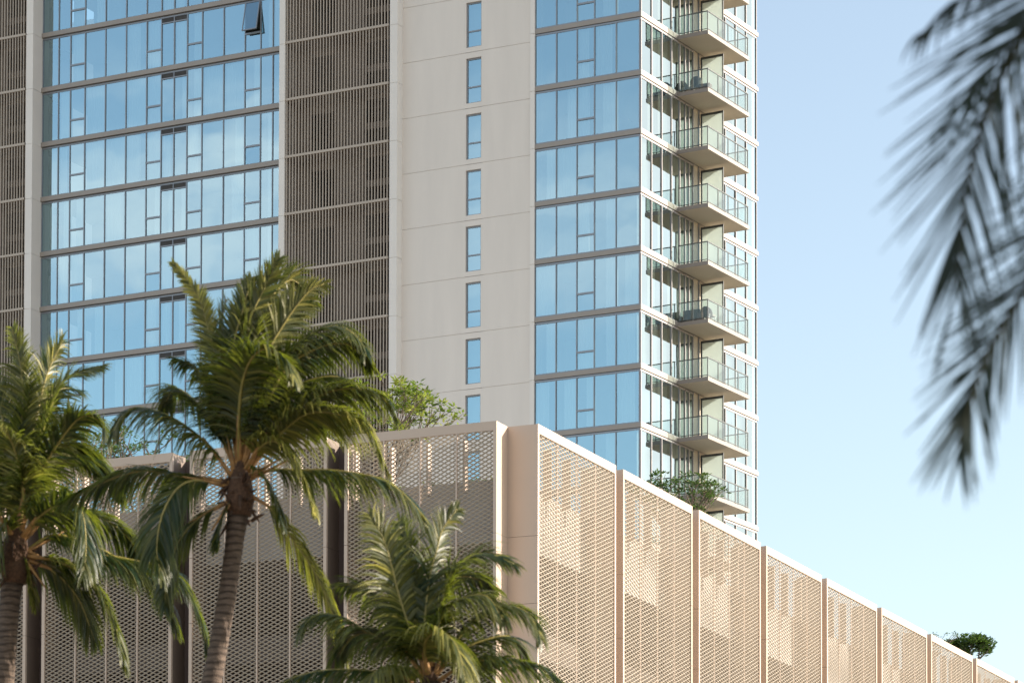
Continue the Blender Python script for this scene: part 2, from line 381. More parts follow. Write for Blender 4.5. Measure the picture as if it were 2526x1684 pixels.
MB().box(-21.27, -14.66, 3.8, 4, 0, tz(ZL[0])).box(-45.4, -38.5, 3.8, 4, 0, tz(ZL[0])).box(-45.6, -45.2, -.6, 4, 0, tz(ZL[0])).box(-16.3, -16.2, .9, 3.8, 0, tz(ZL[0])).build('shaft_shade_wall', M['pdark'], tower)  # dark wall colour stands in for deep shade behind the openings
# -- wall end, downlight and screen beside the balconies
turn(MB().box(-.14, -.02, 6.12, 6.62, 0, tz(ZR[0])).box(-.14, -.02, 6.76, 8.58, 0, tz(ZR[0])).build('wall_end', M['beige'], tower))
turn(MB().box(-.1, .0, 6.05, 6.12, 0, tz(ZR[0])).box(-.1, .02, 6.62, 6.76, 0, tz(ZR[0])).build('door_jamb', M['frame'], tower))
# -- balconies: slab > railing pieces and screen
def balcony():
    s_ = MB().box(.045, 1.86, 4.12, 9.08, .0, .21)
    o = turn(s_.build('balcony_slab', M['slabedge'], tower, (0, 0, tz(ZR[0]))))
    MB().box(.05, 1.845, 4.135, 9.065, -.004, .0).build('soffit', M['soffit'], o)
    r = MB(); z0, z1 = .24, 1.27; X, Y0, Y1 = 1.81, 4.17, 9.02
    r.box(.06, X+.03, Y0-.025, Y0+.025, z1-.05, z1).box(X-.025, X+.025, Y0+.025, Y1+.025, z1-.05, z1).box(.04, X-.025, Y1-.02, Y1+.02, z1-.05, z1)
    r.box(.09, X-.03, Y0-.015, Y0+.015, .28, .315).box(X-.015, X+.015, Y0+.03, Y1, .28, .315)
    for x in (.10, .92): r.box(x-.022, x+.022, Y0-.02, Y0+.02, .21, z1-.05)
    for y in (Y0, 5.4, 6.6, 7.8, Y1-.03): r.box(X-.022, X+.022, y-.02, y+.02, .21, z1-.05)
    r.build('railing', M['rail'], o)
    gl = MB()
    for a, b_ in ((.13, .89), (.95, X-.04)): gl.poly([(a, Y0, .31), (b_, Y0, .31), (b_, Y0, z1-.05), (a, Y0, z1-.05)])
    ys = (Y0, 5.4, 6.6, 7.8, Y1-.03)
    for a, b_ in zip(ys, ys[1:]): gl.poly([(X, a+.03, .31), (X, b_-.03, .31), (X, b_-.03, z1-.05), (X, a+.03, z1-.05)])
    gl.poly([(.06, Y1, .31), (X-.04, Y1, .31), (X-.04, Y1, z1-.05), (.06, Y1, z1-.05)])
    gl.build('rail_glass', M['glassR'], o)
    p = MB(); x1 = 1.42
    p.box(.05, x1, 6.80, 6.87, 2.78, 2.90).box(.05, .14, 6.80, 6.87, .22, 2.78).box(x1-.045, x1, 6.80, 6.87, .22, 2.78).box(.14, x1-.045, 6.80, 6.87, .22, .28)
    p.build('screen_frame', M['rail'], o)
    MB().box(.14, x1-.045, 6.825, 6.845, .28, 2.78).build('frosted_screen', M['frost'], o)
    return o
bal = balcony()
for z in ZR[1:-1]: dup_tree(bal, tower, z-ZR[0])

# ------------------------------------------------------------------ things standing on two balconies
def chair(loc, rz, label, wide=.62, arm=True):
    t_ = thing('patio_chair', label, 'chair', loc, rz, 'chairs on the balconies')
    MB().box(-wide/2+.04, wide/2-.04, -.26, .22, .34, .44).build('seat', M['cushion'], t_)
    b = MB(); n = 12
    for i in range(n):
        a0, a1 = math.pi*i/n, math.pi*(i+1)/n
        def P(a, z, r=1): return (math.cos(a)*wide/2*r, .02+math.sin(a)*.30*r, z)
        h0, h1 = .50+.36*math.sin(a0)**.7, .50+.36*math.sin(a1)**.7
        b.poly([P(a0, .30), P(a1, .30), P(a1, h1), P(a0, h0)]); b.poly([P(a1, .30, .9), P(a0, .30, .9), P(a0, h0, .9), P(a1, h1, .9)])
        b.poly([P(a0, h0), P(a1, h1), P(a1, h1, .9), P(a0, h0, .9)])
    b.build('backrest', M['wicker'], t_)
    for x in (-1, 1):
        for y in (-.22, .2): MB().box(x*(wide/2-.06)-.015, x*(wide/2-.06)+.015, y-.015, y+.015, 0, .34).build('leg', M['rail'], t_)
    return t_
fz = ZR[5]+.212     # second balcony down
chair((1.12, 4.75, fz), R(200), 'round-backed dark wicker chair behind the glass of the upper furnished balcony', .7)
chair((.62, 4.9, fz), R(100), 'narrow grey chair at the wall end of the upper furnished balcony', .5)
t_ = thing('planter_box', 'low mottled stone planter box by the corner post of the upper furnished balcony', 'planter', (1.68, 4.62, fz))
MB().box(-.32, .32, -.16, .16, 0, .40).build('box', M['boxy'], t_); MB().box(-.29, .29, -.13, .13, .40, .415).build('soil', M['fibre'], t_)
fz = ZR[9]+.212
t_ = thing('patio_sofa', 'dark straight-backed sofa on the lower furnished balcony', 'sofa', (.85, 4.8, fz), 0)
MB().box(-.42, .48, -.02, .55, .12, .40).build('seat', M['cushion'], t_); MB().box(-.45, .50, -.2, -.05, .05, .74).build('backrest', M['wicker'], t_)
for x in (-.42, .45): MB().box(x-.03, x+.03, -.05, .5, .05, .55).build('armrest', M['wicker'], t_)
chair((1.72, 4.95, fz), R(160), 'pale curved armchair in the corner of the lower furnished balcony', .66)
t_ = thing('side_table', 'small brown cube table beside the sofa on the lower furnished balcony', 'table', (1.40, 4.65, fz))
MB().box(-.15, .15, -.15, .15, 0, .50).build('body', M['boxy'], t_); MB().box(-.17, .17, -.17, .17, .50, .53).build('tabletop', M['wicker'], t_)

# ------------------------------------------------------------------ parking podium (local x runs along the front, local y along the sunlit side)
PX, PY, PT = 17.40, -47.61, 29.33
pod = thing('parking_podium', 'long low parking podium clad in tall framed panels of bronze expanded metal', 'building', (PX, PY, 0), R(3.09))
PB = 8.0      # foot of the metal panels
def infill(Wd, Hh, side):
    L, a = (.316 if side == 'A' else .41), .040; b = MB(); nx = int(Wd/(L/2))+1; nz = int(Hh/(2*a)); sx = Wd/(nx-1)
    v = (.045, .037)      # strands lean outward and up, with a thin upright lip
    for j in range(nz):
        z = Hh-.02-2*a*j-a; base = len(b.v)
        for i in range(nx):
            zz = z+(a if (i+j) % 2 else -a)
            for o_, q in ((0, 0), v, (v[0]-.003, v[1]+.011)):
                b.v.append((i*sx, -o_, zz+q) if side == 'A' else (o_, i*sx, zz+q))
        for i in range(nx-1): k = base+3*i; b.f += [(k, k+3, k+4, k+1), (k+1, k+4, k+5, k+2)]
    return b.data('mesh_infill', M['mesh'])
def panel(side, Wd, ox, oy, joints=(25.2, 22.7, 16.7, 12)):
    """framed box of expanded metal; A faces -y, B faces +x; (ox, oy) is the outer corner nearest the camera corner"""
    D = 1.04 if side == 'A' else 1.21; F = .13; T = .34
    f = MB()
    def bx(b, a0, a1, d0, d1, z0, z1):     # a along the face, d depth inward from the face
        if side == 'A': b.box(ox+a0, ox+a1, oy+d0, oy+d1, z0, z1)
        else: b.box(ox-d1, ox-d0, oy+a0, oy+a1, z0, z1)
    zs = [PB]+sorted(joints)+[PT]; sides = []
    for z0, z1 in zip(zs, zs[1:]):
        e = .007
        for a0, a1 in ((0, F), (Wd-F, Wd)):
            bx(f, a0, a1, 0, .12, z0+e, z1-(e if z1 < PT else T))
        dk = MB(); bx(dk, .0, .05, .12, D, z0+e, z1-e); sides.append((dk, 0)); dk = MB(); bx(dk, Wd-.05, Wd, .12, D, z0+e, z1-e); sides.append((dk, 1))
    bx(f, 0.0, Wd, 0, .12, PT-T, PT); bx(f, F, Wd-F, 0, .12, PB, PB+.2); bx(f, .05, Wd-.05, .12, .5, PT-.03, PT)
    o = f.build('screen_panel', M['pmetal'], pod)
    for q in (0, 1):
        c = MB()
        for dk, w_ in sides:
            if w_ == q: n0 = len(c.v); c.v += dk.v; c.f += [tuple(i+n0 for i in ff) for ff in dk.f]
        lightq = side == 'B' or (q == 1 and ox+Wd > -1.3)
        c.build('side_plate', M['pmetal' if lightq else 'pshade'], o)
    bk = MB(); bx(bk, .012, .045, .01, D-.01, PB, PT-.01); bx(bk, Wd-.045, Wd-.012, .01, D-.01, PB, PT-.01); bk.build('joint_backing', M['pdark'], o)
    n = 4; w = (Wd-2*F)/n
    for i in range(1, n):
        m_ = MB(); mw = .026 if side == 'A' else .014; bx(m_, F+w*i-mw, F+w*i+mw, .0 if side == 'A' else .05, .09, PB+.2, PT-T); m_.build('mullion', M['pmetal'], o)
    for i in range(n):
        p_ = MB(); bx(p_, F+w*i+.10, F+w*i+.17, .36, .70, 26.9, PT-.5); p_.build('post', M['pmetal'], o)
    key = (side, round(Wd, 2))
    if key not in INF: INF[key] = infill(w-.056, PT-T-PB-.2, side)
    for i in range(n):
        a = F+w*i+.028
        link('mesh_infill', INF[key], o, (ox+a, oy+.085, PB+.2) if side == 'A' else (ox-.085, oy+a, PB+.2))
INF = {}
AX = [(-6.21, -.0), (-12.80, -6.95), (-19.33, -13.56), (-25.9, -20.06), (-32.6, -26.7)]
for a0, a1 in AX: panel('A', a1-a0, -1.21+a0, -1.04)
for i in range(11): panel('B', 7.78, 0, 8.54*i)
# walls, floors and parapet behind the metal
b = MB()
b.box(-34, -1.23, .1, .35, 25.1, 27.42).box(-1.55, -1.23, .35, 95, 25.1, 27.42)
b.build('parapet', M['pwall'], pod)
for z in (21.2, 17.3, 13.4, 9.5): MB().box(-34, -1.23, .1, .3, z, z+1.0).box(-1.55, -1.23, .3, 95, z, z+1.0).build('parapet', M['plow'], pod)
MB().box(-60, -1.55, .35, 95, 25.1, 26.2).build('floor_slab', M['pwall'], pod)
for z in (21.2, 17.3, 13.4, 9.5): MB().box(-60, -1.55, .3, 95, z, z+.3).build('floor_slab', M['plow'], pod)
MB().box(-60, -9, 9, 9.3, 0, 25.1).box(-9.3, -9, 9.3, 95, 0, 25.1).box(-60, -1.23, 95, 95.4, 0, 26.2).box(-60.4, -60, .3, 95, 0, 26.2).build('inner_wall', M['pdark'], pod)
MB().box(-1.215, -1.17, 0, 94, PB, PT-.02).build('recess_lining', M['pdark'], pod) if False else None
bb = MB()
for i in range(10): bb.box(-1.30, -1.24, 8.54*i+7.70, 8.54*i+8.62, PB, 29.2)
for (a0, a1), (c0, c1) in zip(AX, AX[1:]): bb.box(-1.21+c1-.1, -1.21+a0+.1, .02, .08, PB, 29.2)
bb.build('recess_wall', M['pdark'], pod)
MB().box(-34, -1.3, -.6, .1, 0, PB).box(-1.3, -.3, -.6, 95, 0, PB).build('base_wall', M['pwall'], pod)
PALMS={
'1':((36.89,-100.62,15.21),[
 ([(36.77,-100.7,15.61),(36.63,-100.71,16.42),(36.44,-100.74,17.62),(36.19,-100.77,18.47),(35.98,-100.75,19.04),(35.47,-100.89,19.76)],(0.42,60,0.35,0.8)),
 ([(36.89,-100.64,15.61),(36.88,-100.63,16.26),(36.87,-100.61,17.17),(37.01,-100.53,18.43),(37.25,-100.37,19.13),(37.48,-100.2,19.75)],(0.75,75,0.25,0.5)),
 ([(36.99,-100.59,15.61),(37.09,-100.63,16.24),(37.39,-100.58,17.12),(37.88,-100.45,17.81),(38.39,-100.29,18.18),(38.84,-100.15,18.28),(39.23,-100.03,18),(39.36,-100.05,17.74)],(0.85,20,0.75,0.3)),
 ([(36.94,-100.62,15.69),(36.85,-100.51,16.48),(36.89,-100.32,18.31),(37.16,-99.94,19.1),(37.41,-99.53,19.52),(37.62,-99.1,19.19)],(0.8,40,0.5,0.45)),
 ([(36.88,-100.65,15.61),(37,-100.88,16.2),(37.22,-101.14,17.02),(37.57,-101.36,17.5),(38.04,-101.54,17.62),(38.54,-101.69,17.32),(38.85,-101.95,16.88)],(0.85,20,0.9,0.4)),
 ([(37.09,-100.54,15.61),(37.34,-100.49,16.14),(38.01,-100.24,16.73),(38.5,-100.09,17.01),(39.01,-99.91,17.09),(39.52,-99.73,16.93),(39.83,-99.64,16.5)],(0.85,15,0.8,0.35)),
 ([(36.95,-100.6,15.29),(37.42,-100.46,15.51),(38.03,-100.26,15.49),(38.68,-100.05,15.47),(39.53,-99.74,15.29),(40.06,-99.6,14.91),(40.51,-99.49,14.33),(40.74,-99.5,13.91)],(0.8,10,0.95,0.3)),
 ([(36.95,-100.6,15.45),(37.32,-100.73,15.85),(37.81,-100.86,15.98),(38.34,-101,15.51),(38.81,-101.17,14.73),(39.1,-101.48,14.3)],(0.6,30,0.8,0.75)),
 ([(37.02,-100.57,15.53),(37.62,-100.49,16.13),(38.3,-100.42,16.56),(39.03,-100.32,16.47),(39.57,-100.34,16.16),(40.06,-100.36,15.23)],(0.8,25,0.85,0.7)),
 ([(36.94,-100.59,15.13),(37.32,-100.44,14.88),(37.59,-100.37,14.63),(37.87,-100.28,14.17),(38.14,-100.21,13.79),(38.38,-100.16,13.39),(38.64,-100.09,12.78),(38.89,-100.03,12.09),(39,-100.05,11.54)],(0.62,35,0.8,0.85)),
 ([(36.77,-100.69,15.37),(36.42,-100.98,15.97),(35.86,-101.39,16.49),(35.31,-101.8,16.7),(35.05,-102.05,16.49),(34.98,-102.2,16.14)],(0.85,10,0.95,0.35)),
 ([(36.73,-100.7,15.21),(36.46,-101.02,15.26),(36.22,-101.38,15.24),(36.07,-101.71,14.99),(35.96,-102.02,14.43),(36.01,-102.26,13.74),(36.23,-102.43,13.2)],(0.85,25,0.8,0.25)),
 ([(36.73,-100.71,15.29),(36.18,-100.87,15.41),(35.69,-100.97,15.48),(35.06,-101.13,15.61),(34.53,-101.21,15.56),(34,-101.29,15.39),(33.23,-101.46,15.07)],(0.8,10,0.8,0.15)),
 ([(36.81,-100.68,15.53),(36.64,-100.72,16.27),(36.41,-100.75,16.83),(36.04,-100.85,17.57),(35.6,-100.95,17.81)],(0.8,15,0.95,0.2)),
 ([(36.87,-100.66,15.69),(36.67,-100.62,16.47),(36.42,-100.58,17.59),(36.29,-100.44,18.36),(36.28,-100.22,19.08)],(0.7,60,0.5,0.25)),
 ([(36.95,-100.61,15.61),(36.93,-100.28,16.52),(37.13,-99.73,17.51),(37.34,-99.09,18),(37.59,-98.39,18.21)],(0.85,15,0.8,0.1)),
 ([(36.8,-100.66,15.05),(36.74,-100.86,14.78),(36.7,-101.09,14.34),(36.75,-101.3,13.9)],(0.45,30,0.8,0.2)),
 ([(36.98,-100.58,15.37),(37.37,-100.69,15.47),(37.8,-100.83,14.89),(38.15,-101.06,14.22)],(0.5,30,0.9,0.3)),
 ([(36.88,-100.65,15.61),(37.12,-100.29,16.87),(37.38,-99.79,17.27),(37.62,-99.23,17.12),(37.62,-98.75,16.64)],(0.8,15,0.9,0.15)),
 ([(36.81,-100.68,15.61),(36.31,-100.64,16.47),(35.68,-100.55,17.12),(35.16,-100.33,17.39),(34.69,-100.03,17.09)],(0.8,10,0.9,0.15)),
 ([(36.92,-100.63,15.69),(36.96,-100.49,17.24),(37.15,-100.2,18.34),(37.39,-99.83,18.88),(37.73,-99.37,19.07)],(0.8,50,0.5,0.35)),
 ([(36.88,-100.65,15.69),(36.78,-100.72,16.97),(36.77,-100.72,17.94),(36.93,-100.61,18.75),(37.05,-100.51,19.33)],(0.75,80,0.35,0.4)),
 ([(36.95,-100.61,15.61),(37.22,-100.45,16.5),(37.76,-100.12,17.16),(38.29,-99.77,17.42),(38.68,-99.47,17.36),(38.95,-99.21,16.94)],(0.8,20,0.85,0.2)),
 ([(36.99,-100.59,15.69),(37.57,-100.27,17.39),(38.16,-99.86,17.98),(38.67,-99.46,18.09),(38.98,-99.12,17.69)],(0.8,25,0.7,0.35)),
 ([(36.76,-100.67,14.97),(36.27,-101.01,14.63),(35.9,-101.31,14.05),(35.77,-101.5,13.31),(35.79,-101.62,12.73)],(0.75,20,0.85,0.3)),
 ([(36.95,-100.61,15.69),(37.32,-100.47,17.61),(37.66,-100.28,18.42),(38.08,-100.05,19.07),(38.33,-99.86,19.25)],(0.75,55,0.45,0.55)),
],[((36.89,-100.63,15.37),0.21),((36.85,-100.62,14.73),0.22),((36.78,-100.63,14.18),0.185),((36.67,-100.64,13.38),0.18),((36.53,-100.68,12.5),0.185),((36.32,-100.72,11.36),0.2),((36,-100.81,9.64),0.22),((35.59,-100.88,6.85),0.25),((35.38,-100.89,4.86),0.3),((35.3,-100.84,2.79),0.4)]),
'2':((31.19,-100.11,14.49),[
 ([(31.18,-100.13,14.74),(31.22,-100.11,15.83),(31.27,-100.08,16.94),(31.3,-100.03,17.68),(31.22,-100.03,18.38),(31.04,-100.08,19.15)],(0.75,60,0.5,0.65)),
 ([(31.23,-100.11,14.74),(31.21,-100.05,15.98),(31.45,-99.82,17.22),(31.59,-99.61,18.23),(31.8,-99.35,18.97)],(0.75,45,0.6,0.5)),
 ([(31.27,-100.09,14.82),(31.41,-100.13,15.81),(31.66,-100.12,16.41),(32.08,-100.06,17.59),(32.43,-100,18),(33.04,-99.8,18.19)],(0.8,30,0.5,0.45)),
 ([(31.29,-100.08,14.82),(31.5,-100.11,15.47),(31.84,-100.11,16.15),(32.35,-100.03,16.85),(32.74,-100.01,17.15),(33.11,-99.98,17.06),(33.34,-100.02,16.61)],(0.85,20,0.85,0.3)),
 ([(31.25,-100.09,14.66),(31.64,-100.15,15.03),(32.14,-100.21,15.29),(32.7,-100.27,15.37),(33.07,-100.43,14.98),(33.3,-100.66,14.25),(33.44,-100.96,13.67)],(0.85,25,0.85,0.25)),
 ([(31.21,-100.11,14.74),(31.49,-100.27,15.53),(31.54,-100.61,16.38),(31.49,-101.03,16.88),(31.29,-101.54,17.13)],(0.9,20,0.8,0.7)),
 ([(31.28,-100.07,14.57),(31.68,-99.77,14.34),(32.09,-99.45,14.27),(32.55,-99.1,14.47),(33.26,-98.6,14.36),(33.83,-98.16,14.15),(34.18,-97.79,13.35),(34.26,-97.57,12.63)],(0.9,15,0.9,0.2)),
 ([(31.24,-100.08,14.41),(31.71,-99.95,14.35),(32.22,-99.82,14.2),(32.72,-99.7,13.88),(33.13,-99.62,13.29),(33.39,-99.63,12.72),(33.6,-99.67,12.04)],(0.85,20,0.85,0.4)),
 ([(31.17,-100.13,14.66),(31,-100.4,15.3),(30.74,-100.73,15.43),(30.55,-101.02,14.89)],(0.8,20,0.9,0.3)),
 ([(31.21,-100.11,14.57),(31.43,-100.1,14.3),(31.6,-100.15,13.86),(31.73,-100.23,13.26)],(0.4,30,0.6,0.6)),
 ([(31.19,-100.13,14.82),(31,-100.13,16.69),(30.68,-100.12,17.74),(30.33,-100.07,18.47)],(0.8,70,0.35,0.3)),
 ([(31.24,-100.1,14.82),(31.48,-99.79,16.04),(31.77,-99.34,16.77),(32.07,-98.82,16.76),(32.13,-98.38,16.42)],(0.85,15,0.9,0.15)),
 ([(31.24,-100.1,14.82),(31.64,-99.59,16.31),(31.92,-98.97,16.66),(32.17,-98.28,16.52),(32.17,-97.66,15.95)],(0.8,15,0.9,0.1)),
 ([(31.24,-100.1,14.82),(31,-99.98,15.88),(30.51,-99.87,16.54),(29.91,-99.73,16.37)],(0.8,20,0.8,0.2)),
 ([(31.24,-100.1,14.74),(31.35,-99.91,16.7),(31.43,-99.6,17.52),(31.64,-99.18,18.01),(31.84,-98.72,18.04)],(0.8,30,0.6,0.25)),
 ([(31.21,-100.11,14.66),(31.15,-100.46,15.02),(31.16,-100.82,14.54),(31.3,-101.15,13.81)],(0.8,20,0.9,0.35)),
 ([(31.28,-100.06,14.41),(31.83,-99.55,14.87),(32.7,-98.76,14.51),(33.34,-98.04,13.9),(33.51,-97.52,13.11)],(0.9,15,0.9,0.15)),
 ([(31.28,-100.06,14.37),(31.74,-99.7,14.18),(32.17,-99.3,13.62),(32.4,-98.96,12.73)],(0.85,20,0.9,0.3)),
 ([(31.29,-100.07,14.66),(31.68,-99.63,15.29),(32.32,-98.95,15.36),(32.79,-98.29,14.92),(32.8,-97.83,14.23)],(0.85,15,0.9,0.12)),
],[((31.2,-100.12,14.66),0.24),((31.17,-100.11,14.16),0.27),((31.11,-100.12,13.74),0.22),((31.04,-100.12,13.07),0.21),((30.93,-100.12,11.79),0.22),((30.72,-100.12,9.57),0.25),((30.54,-100.03,5.83),0.3),((30.46,-99.93,2.99),0.42)]),
'3':((41.55,-101.41,10.72),[
 ([(41.54,-101.43,11.03),(41.44,-101.44,11.49),(41.43,-101.39,12.17),(41.49,-101.3,13.01),(41.56,-101.19,13.44),(41.63,-101.07,13.88),(41.83,-100.87,14.28)],(0.7,60,0.5,0.4)),
 ([(41.58,-101.41,11.1),(41.7,-101.42,11.86),(41.92,-101.41,12.79),(42.15,-101.36,13.12),(42.48,-101.27,13.3),(42.8,-101.16,13.26),(43.13,-101.06,13.1)],(0.8,30,0.6,0.35)),
 ([(41.5,-101.45,11.03),(41.37,-101.5,11.41),(41.05,-101.67,12.48),(40.89,-101.74,13.16),(40.74,-101.79,13.66),(40.51,-101.87,14.1)],(0.75,45,0.75,0.6)),
 ([(41.59,-101.4,10.95),(41.75,-101.4,11.32),(42.02,-101.36,11.61),(42.36,-101.3,12.04),(42.82,-101.18,12.29),(43.27,-101.06,12.25),(43.54,-101.01,11.97),(43.69,-101.04,11.66)],(0.8,15,0.8,0.4)),
 ([(41.6,-101.39,10.88),(41.87,-101.37,11.05),(42.22,-101.33,11.19),(42.7,-101.24,11.33),(43.2,-101.15,11.27),(43.71,-101.05,11.12),(44.2,-100.96,10.76)],(0.75,10,0.9,0.15)),
 ([(41.54,-101.43,10.95),(41.61,-101.73,11.36),(41.82,-102.06,11.64),(42.26,-102.31,11.7),(42.72,-102.56,11.35),(43.07,-102.88,10.65)],(0.8,20,0.9,0.6)),
 ([(41.47,-101.46,10.95),(41.24,-101.64,11.4),(40.93,-101.87,11.62),(40.55,-102.13,11.88),(40.22,-102.38,12.11),(39.89,-102.62,12.16),(39.71,-102.78,12.05),(39.6,-102.9,11.79)],(0.8,10,0.9,0.3)),
 ([(41.47,-101.45,10.8),(41.21,-101.75,10.93),(40.76,-102.2,11.09),(40.17,-102.74,11.08),(39.7,-103.22,10.92),(39.28,-103.68,10.57)],(0.75,10,0.9,0.1)),
 ([(41.48,-101.44,10.72),(41.32,-101.96,10.97),(41.29,-102.53,11.04),(41.32,-103.12,10.92),(41.46,-103.69,10.5)],(0.75,20,0.9,0.5)),
 ([(41.5,-101.45,11.03),(41.21,-101.44,11.74),(40.64,-101.51,12.38),(40.12,-101.52,12.81),(39.65,-101.47,12.93)],(0.8,20,0.8,0.2)),
 ([(41.55,-101.42,11.03),(41.45,-101.24,11.9),(41.52,-100.89,12.8),(41.77,-100.37,13.09),(42.08,-99.78,12.93)],(0.8,20,0.8,0.15)),
 ([(41.52,-101.44,11.03),(41.28,-101.41,11.89),(41.06,-101.32,12.84),(40.92,-101.15,13.58),(40.66,-101.01,14.09)],(0.7,50,0.7,0.3)),
 ([(41.58,-101.4,10.95),(41.83,-101.13,11.43),(42.29,-100.69,11.77),(42.67,-100.26,11.88),(42.83,-99.9,11.54)],(0.8,15,0.85,0.2)),
 ([(41.52,-101.43,10.95),(41.07,-101.5,11.58),(40.49,-101.56,11.92),(39.96,-101.55,11.89),(39.55,-101.45,11.54)],(0.8,15,0.85,0.15)),
 ([(41.55,-101.42,11.03),(41.77,-101.52,11.99),(42.21,-101.54,12.41),(42.78,-101.5,12.45),(43.15,-101.55,11.96)],(0.8,20,0.85,0.5)),
 ([(41.52,-101.43,10.88),(41.44,-101.7,10.77),(41.37,-102.04,10.42),(41.41,-102.34,9.93)],(0.7,20,0.8,0.3)),
 ([(41.57,-101.4,10.88),(41.98,-101.43,10.77),(42.37,-101.52,10.35),(42.64,-101.71,9.86)],(0.7,20,0.8,0.3)),
],[((41.55,-101.42,10.95),0.2),((41.55,-101.39,10.5),0.22),((41.56,-101.37,10.04),0.18),((41.58,-101.3,8.9),0.18),((41.65,-101.18,7),0.21),((41.68,-101.05,4.72),0.26),((41.67,-100.97,2.75),0.36)]),
'4':((65.788,-137.298,9.248),[
 ([(65.749,-137.326,9.434),(65.453,-137.544,9.244),(65.161,-137.77,8.815),(64.822,-138.022,8.18),(64.656,-138.199,7.682),(64.587,-138.337,7.243),(64.584,-138.45,6.893),(64.606,-138.559,6.624)],(0.74,84,0.06,0.1)),
 ([(65.786,-137.294,9.155),(65.538,-137.448,8.131),(65.137,-137.714,7.384),(64.797,-137.964,6.711),(64.633,-138.146,6.317),(64.576,-138.284,6.017),(64.574,-138.405,5.832),(64.594,-138.52,5.694)],(0.6,84,0.06,0.12)),
 ([(65.749,-137.326,9.434),(65.458,-137.486,8.791),(65.17,-137.654,8.077),(65.011,-137.767,7.48),(64.936,-137.843,6.909)],(0.6,70,0.2,0.1)),
 ([(65.77,-137.316,9.434),(65.406,-137.377,9.074),(64.924,-137.465,8.673),(64.539,-137.49,8.295),(64.275,-137.446,8.01)],(0.5,80,0.15,0.08)),
 ([(65.729,-137.339,9.481),(65.315,-137.473,9.247),(64.87,-137.599,8.924),(64.525,-137.669,8.672),(64.283,-137.684,8.526),(64.063,-137.683,8.369)],(0.28,30,0.9,0.2)),
 ([(65.832,-137.282,9.388),(66.103,-137.359,8.842),(66.355,-137.494,7.83),(66.508,-137.715,6.836)],(0.6,60,0.3,0.2)),
 ([(65.833,-137.284,9.435),(65.921,-137.046,10.416),(66.08,-136.694,11.259),(66.339,-136.235,11.654)],(0.6,60,0.3,0.2)),
 ([(65.791,-137.305,9.434),(65.287,-137.357,10.179),(64.793,-137.324,10.778),(64.272,-137.256,11.042)],(0.6,60,0.3,0.2)),
 ([(65.831,-137.281,9.341),(65.442,-137.113,7.363),(65.129,-136.88,6.497),(64.93,-136.549,5.606)],(0.55,60,0.3,0.2)),
 ([(65.872,-137.259,9.342),(66.572,-136.858,9.645),(67.181,-136.461,9.442),(67.571,-136.133,8.533)],(0.6,30,0.6,0.2)),
],[((65.79,-137.304,9.388),0.12),((65.826,-137.269,9.039),0.15),((65.85,-137.207,7.992),0.13),((65.88,-137.102,6.13),0.135),((65.89,-137.008,4.268),0.15),((65.881,-136.928,2.499),0.19),((65.865,-136.891,1.568),0.25)]),
}
